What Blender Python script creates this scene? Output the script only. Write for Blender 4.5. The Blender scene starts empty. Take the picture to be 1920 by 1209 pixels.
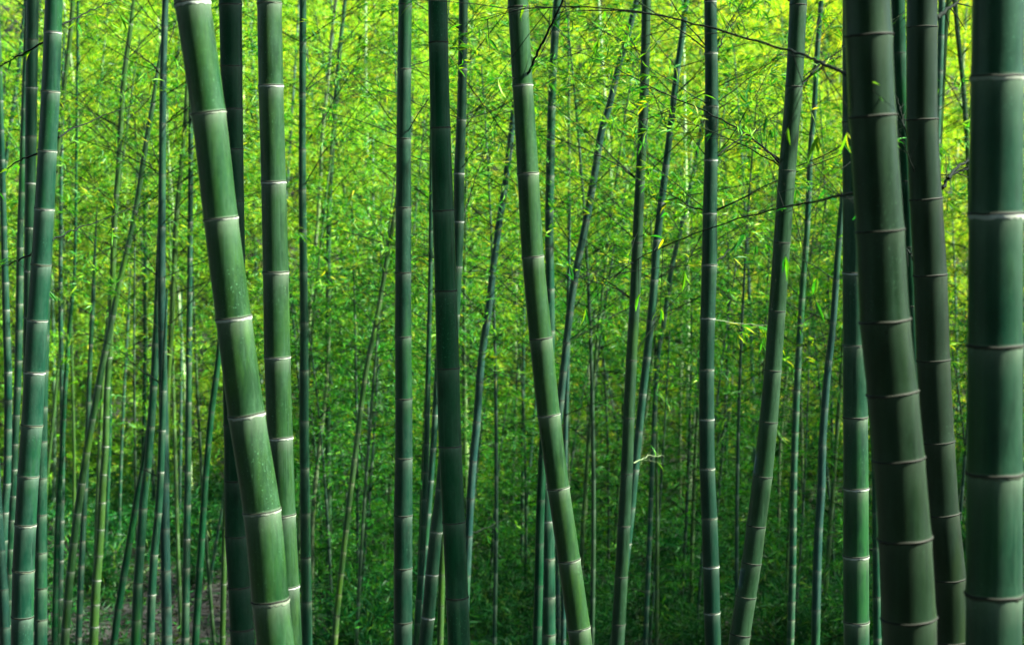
import bpy, math, random
import numpy as np
R = math.radians
random.seed(7)
rng = np.random.default_rng(7)

scene = bpy.context.scene
col = scene.collection

# ------------------------------------------------------------------ camera
CAM = np.array([0.0, 0.0, 1.65])
F = 3200.0                      # focal length in photograph pixels
HORIZON = 350.0                 # image row of the horizon
PITCH = math.atan((604.5 - HORIZON) / F)
FWD = np.array([0, math.cos(PITCH), -math.sin(PITCH)])
UP = np.array([0, math.sin(PITCH), math.cos(PITCH)])
cd = bpy.data.cameras.new("camera")
cam = bpy.data.objects.new("camera", cd)
col.objects.link(cam)
cam.location = CAM
cam.rotation_euler = (math.pi / 2 - PITCH, 0, 0)
cd.sensor_width = 36.0
cd.lens = F / 1920 * 36.0
cd.clip_start = 0.05
cd.clip_end = 600
cd.dof.use_dof = True
cd.dof.focus_distance = 7.2
cd.dof.aperture_fstop = 4.4
scene.camera = cam


def at(x, y, Y):
    d = np.array([1.0, 0, 0]) * ((x - 960) / F) + UP * (-(y - 604.5) / F) + FWD
    return CAM + d * (Y / d[1])


# ------------------------------------------------------------------ terrain
def ground_z(x, y):
    x = np.asarray(x, float); y = np.asarray(y, float)
    z = np.where(y < 0, 0.05 * y, 0)
    t = np.clip(y / 19.5, 0, 1)
    z = z - 3.65 * (t * t * (3 - 2 * t) * 0.35 + t * 0.65)
    h = np.clip(y - 27.0, 0, None)
    z = z + np.where(h < 5, 0.066 * h * h, 1.65 + 0.66 * (h - 5))
    z = z - 0.0030 * np.clip(h - 14, 0, None) ** 2
    z = z - np.clip(-x - 3, 0, 30) * np.clip(h, 0, 25) * 0.006
    z = z + 0.10 * np.sin(x * 0.9 + 1.3) * np.cos(y * 0.7) + 0.05 * np.sin(x * 2.3 + y * 1.9)
    return z


def gz(x, y):
    return float(ground_z(x, y))


# ------------------------------------------------------------------ materials
def new_mat(name):
    m = bpy.data.materials.new(name)
    m.use_nodes = True
    nt = m.node_tree
    for n in list(nt.nodes):
        nt.nodes.remove(n)
    return m, nt, nt.nodes, nt.links


def mixc(nt, fac, a, b, blend='MIX'):
    n = nt.nodes.new('ShaderNodeMix')
    n.data_type = 'RGBA'
    n.blend_type = blend
    for sock, v in ((n.inputs[0], fac), (n.inputs[6], a), (n.inputs[7], b)):
        if isinstance(v, bpy.types.NodeSocket):
            nt.links.new(v, sock)
        elif isinstance(v, (tuple, list)):
            sock.default_value = (v[0], v[1], v[2], 1)
        else:
            sock.default_value = v
    return n.outputs[2]


def ramp(nt, src, stops):
    n = nt.nodes.new('ShaderNodeValToRGB')
    nt.links.new(src, n.inputs[0])
    el = n.color_ramp.elements
    while len(el) < len(stops):
        el.new(0.5)
    for e, (p, c) in zip(el, stops):
        e.position = p
        e.color = (c, c, c, 1) if not isinstance(c, (tuple, list)) else (c[0], c[1], c[2], 1)
    return n.outputs[0]


def noise(nt, scale, mapping_scale=(1, 1, 1), detail=4, rough=0.55, coord='Object', vec=None):
    tc = nt.nodes.new('ShaderNodeTexCoord')
    mp = nt.nodes.new('ShaderNodeMapping')
    mp.inputs['Scale'].default_value = mapping_scale
    nt.links.new(vec if vec is not None else tc.outputs[coord], mp.inputs['Vector'])
    oi = nt.nodes.new('ShaderNodeObjectInfo')
    ad = nt.nodes.new('ShaderNodeVectorMath'); ad.operation = 'ADD'
    sc = nt.nodes.new('ShaderNodeMath'); sc.operation = 'MULTIPLY'; sc.inputs[1].default_value = 37.0
    nt.links.new(oi.outputs['Random'], sc.inputs[0])
    nt.links.new(mp.outputs[0], ad.inputs[0]); nt.links.new(sc.outputs[0], ad.inputs[1])
    n = nt.nodes.new('ShaderNodeTexNoise')
    n.inputs['Scale'].default_value = scale
    n.inputs['Detail'].default_value = detail
    n.inputs['Roughness'].default_value = rough
    nt.links.new(ad.outputs[0], n.inputs['Vector'])
    return n.outputs[0]


def attr(nt, name):
    n = nt.nodes.new('ShaderNodeAttribute')
    n.attribute_name = name
    return n


def culm_material(name, base, worn, wax_amt, rough=0.33, spec=0.17):
    """living bamboo skin: base green, worn fresher patches, vertical streaks, waxy bloom under each joint"""
    m, nt, N, L = new_mat(name)
    streak = ramp(nt, noise(nt, 22, (1, 1, 0.045), 5, 0.6), [(0.35, 0.0), (0.72, 1.0)])
    blotch = ramp(nt, noise(nt, 15, (1, 1, 0.40), 6, 0.66), [(0.44, 0.0), (0.64, 1.0)])
    fine = ramp(nt, noise(nt, 90, (1, 1, 0.5), 3, 0.6), [(0.3, 0.0), (0.75, 1.0)])
    dark = tuple(c * 0.42 for c in base)
    bloom = tuple(0.70 * c + 0.30 * g for c, g in zip(base, (0.028, 0.056, 0.034)))
    c = mixc(nt, streak, base, worn)
    f1 = N.new('ShaderNodeMath'); f1.operation = 'MULTIPLY'; f1.inputs[1].default_value = 0.8
    L.new(blotch, f1.inputs[0])
    c = mixc(nt, f1.outputs[0], c, bloom)
    f2 = N.new('ShaderNodeMath'); f2.operation = 'MULTIPLY'; f2.inputs[1].default_value = 0.45
    L.new(fine, f2.inputs[0])
    c = mixc(nt, f2.outputs[0], c, dark)
    # peeled vivid patches, seldom
    pn = ramp(nt, noise(nt, 5.0, (1, 1, 0.22), 4, 0.55), [(0.56, 0.0), (0.66, 0.85)])
    c = mixc(nt, pn, c, (worn[0] * 1.1, worn[1] * 1.3, worn[2] * 0.6))
    # dark smudges
    sm = ramp(nt, noise(nt, 17, (1, 1, 0.22), 6, 0.68), [(0.50, 0.0), (0.66, 0.8)])
    c = mixc(nt, sm, c, dark)
    sc_ = ramp(nt, noise(nt, 110, (1, 1, 0.018), 4, 0.65), [(0.56, 0.0), (0.66, 0.7)])
    c = mixc(nt, sc_, c, bloom)
    ds = ramp(nt, noise(nt, 70, (1, 1, 0.03), 4, 0.65), [(0.58, 0.0), (0.70, 0.6)])
    c = mixc(nt, ds, c, dark)
    lk = ramp(nt, noise(nt, 170, (1, 1, 0.8), 2, 0.5), [(0.64, 0.0), (0.72, 0.75)])
    lm = ramp(nt, noise(nt, 3.3, (1, 1, 0.7), 3, 0.5), [(0.50, 0.0), (0.62, 1.0)])
    lk = mixc(nt, 1.0, lk, lm, 'MULTIPLY')
    c = mixc(nt, lk, c, tuple(3.2 * g for g in bloom))
    wx = attr(nt, 'wax')
    wf = N.new('ShaderNodeMath'); wf.operation = 'MULTIPLY'; wf.inputs[1].default_value = wax_amt
    L.new(wx.outputs['Fac'], wf.inputs[0])
    wf2 = N.new('ShaderNodeMath'); wf2.operation = 'MULTIPLY'
    wn = ramp(nt, noise(nt, 40, (1, 1, 0.25), 4, 0.7), [(0.2, 0.45), (0.7, 1.0)])
    L.new(wf.outputs[0], wf2.inputs[0]); L.new(wn, wf2.inputs[1])
    c = mixc(nt, wf2.outputs[0], c, (0.11, 0.15, 0.11))
    oi = N.new('ShaderNodeObjectInfo')
    c = mixc(nt, 1.0, c, oi.outputs['Color'], 'MULTIPLY')
    b = N.new('ShaderNodeBsdfPrincipled')
    L.new(c, b.inputs['Base Color'])
    rr = ramp(nt, noise(nt, 14, (1, 1, 0.2), 4, 0.6), [(0.3, rough - 0.06), (0.7, rough + 0.16)])
    L.new(rr, b.inputs['Roughness'])
    b.inputs['Specular IOR Level'].default_value = spec
    b.inputs['Specular Tint'].default_value = (.55, 1.0, .66, 1)
    bp = N.new('ShaderNodeBump'); bp.inputs['Strength'].default_value = 0.12; bp.inputs['Distance'].default_value = 0.002
    L.new(noise(nt, 60, (1, 1, 0.05), 4, 0.6), bp.inputs['Height'])
    L.new(bp.outputs[0], b.inputs['Normal'])
    o = N.new('ShaderNodeOutputMaterial'); L.new(b.outputs[0], o.inputs[0])
    return m


def plain(name, colr, rough=0.6, var=0.4, scale=30, spec=0.3):
    m, nt, N, L = new_mat(name)
    f = ramp(nt, noise(nt, scale, (1, 1, 1), 4, 0.6), [(0.3, 0.0), (0.7, 1.0)])
    c = mixc(nt, f, colr, tuple(x * (1 - var) for x in colr))
    if name.startswith('joint'):
        oi = N.new('ShaderNodeObjectInfo')
        c = mixc(nt, 1.0, c, ramp(nt, oi.outputs['Random'], [(0.0, (.30, .36, .26)), (0.55, (.62, .66, .58)), (1.0, (1, 1, 1))]), 'MULTIPLY')
    b = N.new('ShaderNodeBsdfPrincipled')
    L.new(c, b.inputs['Base Color']); b.inputs['Roughness'].default_value = rough
    b.inputs['Specular IOR Level'].default_value = spec * .4
    o = N.new('ShaderNodeOutputMaterial'); L.new(b.outputs[0], o.inputs[0])
    return m


def leaf_material(name, stops, trans=0.45, gloss=0.08):
    """stops: colours along the leaf's own random value; clump noise shifts it"""
    m, nt, N, L = new_mat(name)
    a = attr(nt, 'rnd')
    geo = N.new('ShaderNodeNewGeometry')
    cl = noise(nt, 0.55, (1, 1, 1), 3, 0.6, vec=geo.outputs['Position'])
    mr = N.new('ShaderNodeMapRange')
    mr.inputs[1].default_value = 0.33; mr.inputs[2].default_value = 0.67
    mr.inputs[3].default_value = -0.22; mr.inputs[4].default_value = 0.22
    L.new(cl, mr.inputs[0])
    ad = N.new('ShaderNodeMath'); ad.operation = 'ADD'; ad.use_clamp = True
    L.new(a.outputs['Fac'], ad.inputs[0]); L.new(mr.outputs[0], ad.inputs[1])
    c = ramp(nt, ad.outputs[0], stops)
    oi = N.new('ShaderNodeObjectInfo')
    c = mixc(nt, 1.0, c, oi.outputs['Color'], 'MULTIPLY')
    d = N.new('ShaderNodeBsdfDiffuse'); L.new(c, d.inputs[0])
    t = N.new('ShaderNodeBsdfTranslucent')
    c2 = mixc(nt, 1.0, c, (1.25, 1.15, 0.5), 'MULTIPLY')
    L.new(c2, t.inputs[0])
    ms = N.new('ShaderNodeMixShader'); ms.inputs[0].default_value = trans
    L.new(d.outputs[0], ms.inputs[1]); L.new(t.outputs[0], ms.inputs[2])
    g = N.new('ShaderNodeBsdfGlossy'); g.inputs['Roughness'].default_value = 0.45
    g.inputs[0].default_value = (0.8, 0.85, 0.8, 1)
    m2 = N.new('ShaderNodeMixShader'); m2.inputs[0].default_value = gloss
    L.new(ms.outputs[0], m2.inputs[1]); L.new(g.outputs[0], m2.inputs[2])
    o = N.new('ShaderNodeOutputMaterial'); L.new(m2.outputs[0], o.inputs[0])
    return m


CULM = {
    'green': culm_material('skin_green', (0.0032, 0.0205, 0.0058), (0.012, 0.034, 0.006), 0.5),
    'teal': culm_material('skin_teal', (0.0009, 0.0142, 0.0078), (0.0034, 0.0210, 0.0100), 0.5),
    'blue': culm_material('skin_blue', (0.0020, 0.0132, 0.0104), (0.0045, 0.019, 0.014), 0.3),
    'olive': culm_material('skin_olive', (0.0024, 0.0140, 0.0048), (0.010, 0.025, 0.009), 0.25),
    'brown': culm_material('skin_brown', (0.0018, 0.0090, 0.0040), (0.009, 0.018, 0.008), 0.25),
    'dark': culm_material('skin_dark', (0.0012, 0.0200, 0.0075), (0.0030, 0.0270, 0.0095), 0.25, spec=.07),
    'pale': culm_material('skin_pale', (0.078, 0.120, 0.058), (0.105, 0.145, 0.066), 0.3),
    'lime': culm_material('skin_lime', (0.017, 0.052, 0.009), (0.030, 0.070, 0.010), 0.4),
}
M_WAX = plain('joint_wax', (0.30, 0.34, 0.30), 0.85, 0.6, 70)
M_SCAR = plain('joint_scar', (0.010, 0.014, 0.008), 0.7, 0.5, 60)
M_GREYWAX = plain('joint_grey', (0.060, 0.080, 0.058), 0.8, 0.6, 55)
M_TWIG = plain('twig', (0.005, 0.013, 0.005), 0.8, 0.5, 20, .08)
M_TWIGDARK = plain('twig_dark', (0.004, 0.007, 0.005), 0.8, 0.4, 20, .08)
M_TWIGPALE = plain('twig_pale', (0.07, 0.10, 0.05), 0.8, 0.4, 20, .1)
M_LEAF = leaf_material('leaf', [(0.0, (0.004, 0.060, 0.008)), (0.35, (0.014, 0.108, 0.007)), (0.65, (0.045, 0.165, 0.005)),
                                (0.92, (0.100, 0.205, 0.005)), (1.0, (0.16, 0.20, 0.006))], 0.5, 0.008)
M_LEAF_HILL = leaf_material('leaf_hill', [(0.0, (0.038, 0.155, 0.010)), (0.28, (0.110, 0.245, 0.010)), (0.52, (0.195, 0.310, 0.012)),
                                     (0.78, (0.290, 0.350, 0.018)), (0.93, (0.42, 0.33, 0.018))], 0.5, 0.004)
M_LEAF_DARK = leaf_material('leaf_dark', [(0.0, (0.002, 0.034, 0.010)), (0.5, (0.004, 0.066, 0.012)), (0.9, (0.016, 0.110, 0.008)), (1.0, (0.05, 0.11, 0.008))], 0.4, 0.008)  # emerald of shaded foliage is put into this leaf colour


def ground_material():
    m, nt, N, L = new_mat('forest_floor')
    a = ramp(nt, noise(nt, 0.5, (1, 1, 1), 6, 0.65), [(0.35, 0.0), (0.65, 1.0)])
    b_ = ramp(nt, noise(nt, 9, (1, 1, 1), 6, 0.7), [(0.3, 0.0), (0.7, 1.0)])
    c = mixc(nt, a, (0.0018, 0.0026, 0.0009), (0.0008, 0.0026, 0.0008))
    c = mixc(nt, b_, c, (0.0035, 0.0040, 0.0018))
    v = N.new('ShaderNodeTexVoronoi'); v.inputs['Scale'].default_value = 38
    tc = N.new('ShaderNodeTexCoord'); L.new(tc.outputs['Object'], v.inputs['Vector'])
    c = mixc(nt, ramp(nt, v.outputs['Distance'], [(0.1, 0.45), (0.5, 0.0)]), c, (0.0065, 0.0062, 0.0024))
    p = N.new('ShaderNodeBsdfPrincipled'); L.new(c, p.inputs['Base Color']); p.inputs['Roughness'].default_value = 0.95
    bp = N.new('ShaderNodeBump'); bp.inputs['Strength'].default_value = 0.7; bp.inputs['Distance'].default_value = 0.04
    L.new(noise(nt, 14, (1, 1, 1), 6, 0.7), bp.inputs['Height']); L.new(bp.outputs[0], p.inputs['Normal'])
    o = N.new('ShaderNodeOutputMaterial'); L.new(p.outputs[0], o.inputs[0])
    return m


# ------------------------------------------------------------------ mesh helpers
class MB:
    """collects numpy pieces, links them as one mesh"""
    def __init__(self):
        self.v = []; self.f = {3: [], 4: []}; self.n = 0
        self.mi = {3: [], 4: []}; self.rn = {3: [], 4: []}; self.vw = []

    def add(self, verts, faces, mat=0, rnd=None, wax=None):
        verts = np.asarray(verts, np.float32); faces = np.asarray(faces, np.int32)
        k = faces.shape[1]
        self.v.append(verts); self.f[k].append(faces + self.n); self.n += len(verts)
        self.mi[k].append(np.full(len(faces), mat, np.int32))
        self.rn[k].append(np.full(len(faces), 0.5, np.float32) if rnd is None else np.asarray(rnd, np.float32))
        self.vw.append(np.zeros(len(verts), np.float32) if wax is None else np.asarray(wax, np.float32))

    def mesh(self, name, mats, smooth=True):
        me = bpy.data.meshes.new(name)
        v = np.concatenate(self.v)
        loops = []; starts = []; mi = []; rn = []; pos = 0
        for k in (3, 4):
            if self.f[k]:
                f = np.concatenate(self.f[k])
                loops.append(f.ravel()); starts.append(pos + np.arange(len(f)) * k); pos += f.size
                mi.append(np.concatenate(self.mi[k])); rn.append(np.concatenate(self.rn[k]))
        loops = np.concatenate(loops).astype(np.int32); starts = np.concatenate(starts).astype(np.int32)
        me.vertices.add(len(v)); me.vertices.foreach_set('co', v.ravel())
        me.loops.add(len(loops)); me.loops.foreach_set('vertex_index', loops)
        me.polygons.add(len(starts)); me.polygons.foreach_set('loop_start', starts)
        me.polygons.foreach_set('material_index', np.concatenate(mi))
        me.polygons.foreach_set('use_smooth', np.full(len(starts), smooth))
        me.update(calc_edges=True); me.validate()
        a = me.attributes.new('rnd', 'FLOAT', 'FACE'); a.data.foreach_set('value', np.concatenate(rn))
        a = me.attributes.new('wax', 'FLOAT', 'POINT'); a.data.foreach_set('value', np.concatenate(self.vw))
        for m in mats:
            me.materials.append(m)
        return me


def link(name, me, parent=None):
    o = bpy.data.objects.new(name, me)
    col.objects.link(o)
    if parent is not None:
        o.parent = parent
    return o


def empty(name, loc, label, cat, group=None):
    o = bpy.data.objects.new(name, None)
    o.empty_display_size = 0.2
    col.objects.link(o)
    o.location = loc
    tag(o, label, cat, group)
    return o


def tag(o, label=None, cat=None, group=None, kind=None):
    if label: o['label'] = label
    if cat: o['category'] = cat
    if group: o['group'] = group
    if kind: o['kind'] = kind
    return o


def nrm(a):
    return a / np.maximum(np.linalg.norm(a, axis=-1, keepdims=True), 1e-9)


def tube(mb, P, rad, sides=6, mat=0, cap=True, wax=None, ref=None):
    P = np.asarray(P, float); n = len(P)
    T = nrm(np.gradient(P, axis=0))
    if ref is None:
        ref = np.array([1.0, 0, 0]) if abs(T[:, 0].mean()) < 0.8 else np.array([0, 0, 1.0])
    U = nrm(ref - T * (T @ ref)[:, None]); V = np.cross(T, U)
    a = np.arange(sides) * 2 * math.pi / sides
    rad = np.broadcast_to(np.asarray(rad, float), (n,))
    ring = P[:, None] + rad[:, None, None] * (np.cos(a)[None, :, None] * U[:, None] + np.sin(a)[None, :, None] * V[:, None])
    i = np.arange(n - 1)[:, None] * sides; j = np.arange(sides)[None]; k = (j + 1) % sides
    f = np.stack([i + j, i + k, i + sides + k, i + sides + j], -1).reshape(-1, 4)
    w = None if wax is None else np.repeat(wax, sides)
    mb.add(ring.reshape(-1, 3), f, mat, wax=w)


def leaves(mb, base, d, length, width, mat=0, fold=False, rnd=None):
    """lance-shaped leaves; base, d (n,3)"""
    n = len(base)
    d = nrm(d)
    ref = rng.normal(size=(n, 3)); ref[:, 2] += 1.2
    side = nrm(np.cross(d, ref)); up = np.cross(side, d)
    L = length[:, None]; W = width[:, None] * 0.5
    if rnd is None:
        rnd = rng.random(n)
    if not fold:
        v = np.stack([base, base + d * L * 0.38 + side * W, base + d * L - up * L * 0.08, base + d * L * 0.38 - side * W], 1).reshape(-1, 3)
        f = np.arange(n * 4).reshape(-1, 4)
        mb.add(v, f, mat, rnd)
    else:
        q1 = base + d * L * 0.30; q2 = base + d * L * 0.62 - up * L * 0.05; tip = base + d * L - up * L * 0.20
        v = np.stack([base, q1 + side * W + up * W * .35, q1, q1 - side * W + up * W * .35,
                      q2 + side * W * .85 + up * W * .3, q2, q2 - side * W * .85 + up * W * .3, tip], 1).reshape(-1, 3)
        o = (np.arange(n) * 8)[:, None]
        q = np.concatenate([o + [1, 4, 5, 2], o + [2, 5, 6, 3]])
        t = np.concatenate([o + [0, 1, 2], o + [0, 2, 3], o + [4, 7, 5], o + [5, 7, 6]])
        nv = mb.n
        mb.add(v, q, mat, np.tile(rnd, 2))
        # triangles share the same vertices
        mb.f[3].append(t + nv); mb.mi[3].append(np.full(len(t), mat, np.int32)); mb.rn[3].append(np.tile(rnd, 4).astype(np.float32))


def spline(P, m):
    """Catmull-Rom through P (n,k) -> m samples per span"""
    P = np.asarray(P, float)
    Q = np.vstack([2 * P[0] - P[1], P, 2 * P[-1] - P[-2]])
    out = []
    for i in range(1, len(Q) - 2):
        p0, p1, p2, p3 = Q[i - 1:i + 3]
        t = np.linspace(0, 1, m, endpoint=False)[:, None]
        out.append(0.5 * ((2 * p1) + (-p0 + p2) * t + (2 * p0 - 5 * p1 + 4 * p2 - p3) * t ** 2 + (-p0 + 3 * p1 - 3 * p2 + p3) * t ** 3))
    out.append(P[-1:])
    return np.vstack(out)


# ------------------------------------------------------------------ prototypes: joint rings
def ring_mesh(kind, seed):
    rg = np.random.default_rng(seed)
    mb = MB(); S = 48
    a = np.arange(S) * 2 * math.pi / S
    ph = rg.random(4) * 6.28
    wob = 0.012 * np.sin(3 * a + ph[0]) + 0.008 * np.sin(7 * a + ph[1])
    jit = rg.normal(0, 0.018, S)
    # (radius, height) rows bottom -> top, in culm radii
    if kind == 'white':
        rows = [(1.003, -0.135, 1), (1.014, -0.105, 1), (1.026, -0.055, 0), (1.022, -0.008, 0), (1.040, 0.006, 0), (1.044, 0.026, 0), (1.024, 0.045, 0), (1.003, 0.060, 0)]
        mats = [0, 0, 0, 1, 1, 1, 1]
    elif kind == 'grey':
        rows = [(1.003, -0.075, 1), (1.014, -0.055, 1), (1.022, -0.030, 0), (1.018, 0.000, 0), (1.040, 0.012, 0), (1.042, 0.034, 0), (1.022, 0.055, 0), (1.003, 0.075, 0)]
        mats = [0, 0, 0, 1, 1, 1, 1]
    else:
        rows = [(1.003, -0.050, 1), (1.014, -0.035, 1), (1.020, -0.012, 0), (1.018, 0.000, 0), (1.044, 0.014, 0), (1.044, 0.034, 0), (1.022, 0.060, 0), (1.003, 0.085, 0)]
        mats = [1, 1, 1, 1, 1, 1, 0]
    rings = []
    for r, z, j in rows:
        rr = r * (1 + 0.003 * np.sin(5 * a + ph[2]))
        rings.append(np.stack([rr * np.cos(a), rr * np.sin(a), z + wob + (jit if j else 0)], -1))
    V = np.concatenate(rings)
    k = np.arange(S); k2 = (k + 1) % S
    base = None
    for i in range(len(rows) - 1):
        f = np.stack([i * S + k, i * S + k2, (i + 1) * S + k2, (i + 1) * S + k], -1)
        if base is None:
            mb.add(V, f, mats[i]); base = True
        else:
            mb.f[4].append(f); mb.mi[4].append(np.full(S, mats[i], np.int32)); mb.rn[4].append(np.full(S, .5, np.float32))
    top = {'white': M_WAX, 'grey': M_GREYWAX, 'scar': M_SCAR}[kind]
    return mb.mesh('node_ring_' + kind, [top, M_SCAR])


RINGS = {k: [ring_mesh(k, 10 * i + q) for i in range(4)] for q, k in enumerate(('white', 'grey', 'scar'))}


# ------------------------------------------------------------------ prototypes: leafy branches (twigs + leaves)
def branch_proto(seed, length=1.15, nside=11, leafy=1.0):
    rg = np.random.default_rng(seed)
    tw = MB(); lf = MB()
    n = 12
    t = np.linspace(0, 1, n)
    bend = rg.uniform(-0.25, 0.12)
    P = np.stack([t * length, rg.normal(0, .05) * t ** 2 * length + 0.02 * np.sin(t * 7 + seed), (bend * t ** 2) * length], -1)
    P += np.cumsum(rg.normal(0, 0.006, (n, 3)), 0) * (t[:, None] > 0)
    tube(tw, P, 0.0048 * (1 - 0.8 * t), 5)
    B = []; D = []
    for k in range(nside):
        s = rg.uniform(0.18, 1.0)
        i = min(int(s * (n - 1)), n - 2)
        p = P[i] + (P[i + 1] - P[i]) * (s * (n - 1) - i)
        ang = rg.choice([-1, 1]) * rg.uniform(0.4, 1.0)
        el = rg.uniform(-0.45, 0.55)
        d = np.array([math.cos(ang) * math.cos(el), math.sin(ang) * math.cos(el), math.sin(el)])
        l2 = rg.uniform(0.14, 0.42) * (1.2 - 0.6 * s) * length
        m = 6; u = np.linspace(0, 1, m)
        Q = p + d * (u[:, None] * l2) + np.array([0, 0, -1]) * (0.18 * l2 * u[:, None] ** 2)
        tube(tw, Q, 0.0019 * (1 - 0.6 * u), 3)
        for q in range(rg.integers(1, 4)):
            v = rg.uniform(0.35, 1.0)
            pp = p + d * v * l2 + np.array([0, 0, -0.18 * l2 * v * v])
            for w in range(int(rg.integers(2, 6) * leafy + .5)):
                B.append(pp + rg.normal(0, 0.006, 3))
                D.append(d * 0.8 + rg.normal(0, 0.55, 3) + np.array([0, 0, -0.42]))
    B = np.array(B); D = np.array(D)
    leaves(lf, B, D, rg.uniform(0.055, 0.115, len(B)), rg.uniform(0.009, 0.0145, len(B)), 0, True, rg.random(len(B)))
    return tw.mesh('branch', [M_TWIG]), lf.mesh('foliage', [M_LEAF], False)


BRANCH = [branch_proto(100 + i, 1.15, 13, 1.0) for i in range(9)]
BRANCH_SPARSE = [branch_proto(200 + i, 1.3, 9, 0.7) for i in range(6)]


# ------------------------------------------------------------------ prototypes: hillside crowns
BRANCH_LONG = [branch_proto(250 + i, 1.9, 8, 0.45) for i in range(6)]


def crown_proto(seed, H, lo=0.25, spread=1.25, nb=64, spr=9, mat_leaf=None, lsize=1.0, dens=(7, 14)):
    rg = np.random.default_rng(seed)
    lf = MB()
    lean = rg.uniform(-.5, .5, 2)
    B = []; D = []
    for k in range(nb):
        h = lo + (1 - lo) * (k + rg.random()) / nb
        z = h * H
        off = np.array([lean[0], lean[1], 0]) * h ** 2.2
        az = rg.uniform(0, 2 * math.pi)
        L = spread * (0.45 + 0.75 * math.sin(math.pi * min(1, (h - lo) / (1 - lo) * 0.85 + .12))) * rg.uniform(.6, 1.15)
        el = rg.uniform(0.15, 0.75)
        d = np.array([math.cos(az) * math.cos(el), math.sin(az) * math.cos(el), math.sin(el)])
        t = np.linspace(0, 1, 5)[:, None]
        droop = rg.uniform(.25, .6) * L
        P = np.array([0, 0, z]) + off + d * L * t - np.array([0, 0, 1]) * droop * t ** 2
        tube(lf, P, 0.006 * (1 - .75 * t[:, 0]), 3, 1)
        for q in range(spr):
            s = rg.uniform(.2, 1.0)
            p = np.array([0, 0, z]) + off + d * L * s - np.array([0, 0, 1]) * droop * s * s + rg.normal(0, .06, 3)
            sd = d * .7 + rg.normal(0, .45, 3)
            ln = rg.uniform(.10, .26)
            for w in range(rg.integers(*dens)):
                u = rg.random()
                B.append(p + nrm(sd) * ln * u - np.array([0, 0, .3 * ln * u * u]) + rg.normal(0, .012, 3))
                D.append(sd + rg.normal(0, .33, 3) + np.array([0, 0, -.45]))
    B = np.array(B); D = np.array(D)
    leaves(lf, B, D, rg.uniform(.07, .135, len(B)) * lsize, rg.uniform(.012, .020, len(B)) * lsize, 0, False, np.clip(rg.normal(.5, .26, len(B)), 0, 1))
    return lf.mesh('crown', [mat_leaf or M_LEAF_HILL, M_TWIG], False), lean


def straight_culm(H, r, lean, sides=8):
    mb = MB()
    s = np.linspace(0, 1, 26)
    P = np.stack([lean[0] * s ** 2.2, lean[1] * s ** 2.2, s * H], -1)
    # slight swelling at each joint
    S = []; RR = []; W = []
    z = 0.0
    nodes = []
    while z < H * .97:
        nodes.append(z); z += 0.30
    for q in nodes:
        for dz, m, w in ((-.06, 1.0, .35), (-.025, 1.0, .9), (-.006, 1.07, 1.0), (.008, 1.07, 0), (.02, 1.0, 0)):
            if q + dz > 0:
                S.append((q + dz) / H); RR.append(m); W.append(w)
    S.append(1.0); RR.append(1.0); W.append(0)
    S = np.array(S); RR = np.array(RR)
    C = np.stack([np.interp(S, s, P[:, i]) for i in range(3)], -1)
    tube(mb, C, r * (1 - .72 * S ** 1.3) * RR, sides, wax=np.array(W))
    return mb


# ------------------------------------------------------------------ traced bamboo
T = []      # key, type, ring kind, diameter, nodes (rows), points (x, row, width px), label, leafy


def B(key, typ, ring, D, nodes, pts, label, leafy=0, yr=(-400, 700), tint=1.0, group=None):
    T.append(dict(key=key, typ=typ, ring=ring, D=D, nodes=nodes, pts=pts, label=label, leafy=leafy, yr=yr, tint=tint, group=group))


B('AQ', 'teal', 'white', .122, [145, 401, 648, 887, 1113], [(1872, 0, 94), (1870, 145, 96), (1867, 401, 99), (1866, 648, 101), (1865, 887, 103), (1864, 1113, 105), (1863, 1209, 105)],
  'thickest upright bamboo with five bright white rings at the right edge', tint=1.2)
B('AL', 'olive', 'scar', .120, [219, 433, 602, 737, 860, 1009, 1158], [(1626, 0, 86), (1636, 219, 87), (1650, 433, 89), (1659, 602, 93), (1673, 734, 95), (1685, 859, 96), (1696, 1007, 100), (1704, 1157, 102), (1706, 1209, 102)],
  'very thick dark olive bamboo with thin brown joints, overlapping a straight pale-ringed culm', tint=.62)
B('AN', 'brown', 'scar', .104, [52, 225, 374, 516, 675, 828, 963, 1084, 1200], [(1729, 0, 56), (1729, 225, 58), (1736, 373, 60), (1744, 515, 62), (1750, 676, 62), (1759, 827, 61), (1768, 962, 61), (1780, 1084, 62), (1784, 1209, 60)],
  'dark bent bamboo with brown joints between the two thickest culms on the right', tint=.62)
B('P', 'green', 'white', .110, [6, 212, 410, 596, 777, 957, 1124], [(360, 0, 66), (391, 212, 64), (414, 410, 64), (438, 596, 67), (462, 777, 69), (491, 957, 71), (507, 1124, 71), (517, 1209, 71)],
  'thick bright green bamboo slanting from upper left, crossing a dark upright culm', tint=1.4)
B('R', 'green', 'white', .100, [161, 341, 510, 669, 819, 964, 1098], [(505, 0, 45), (508, 161, 46), (513, 341, 46), (517, 508, 48), (520, 669, 49), (525, 819, 48), (531, 964, 47), (538, 1098, 47), (543, 1209, 48)],
  'smooth green bamboo with white rings just right of the thick slanting culm', tint=1.25)
B('Q', 'dark', 'grey', .098, [10, 125, 205, 280, 377, 480, 900, 1004, 1099, 1178], [(432, 0, 42), (435, 205, 40), (438, 377, 39), (440, 500, 39), (438, 700, 40), (441, 850, 41), (443, 1004, 42), (449, 1099, 43), (455, 1209, 46)],
  'dark blackish green bamboo standing behind the thick slanting culm', tint=.62)
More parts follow.
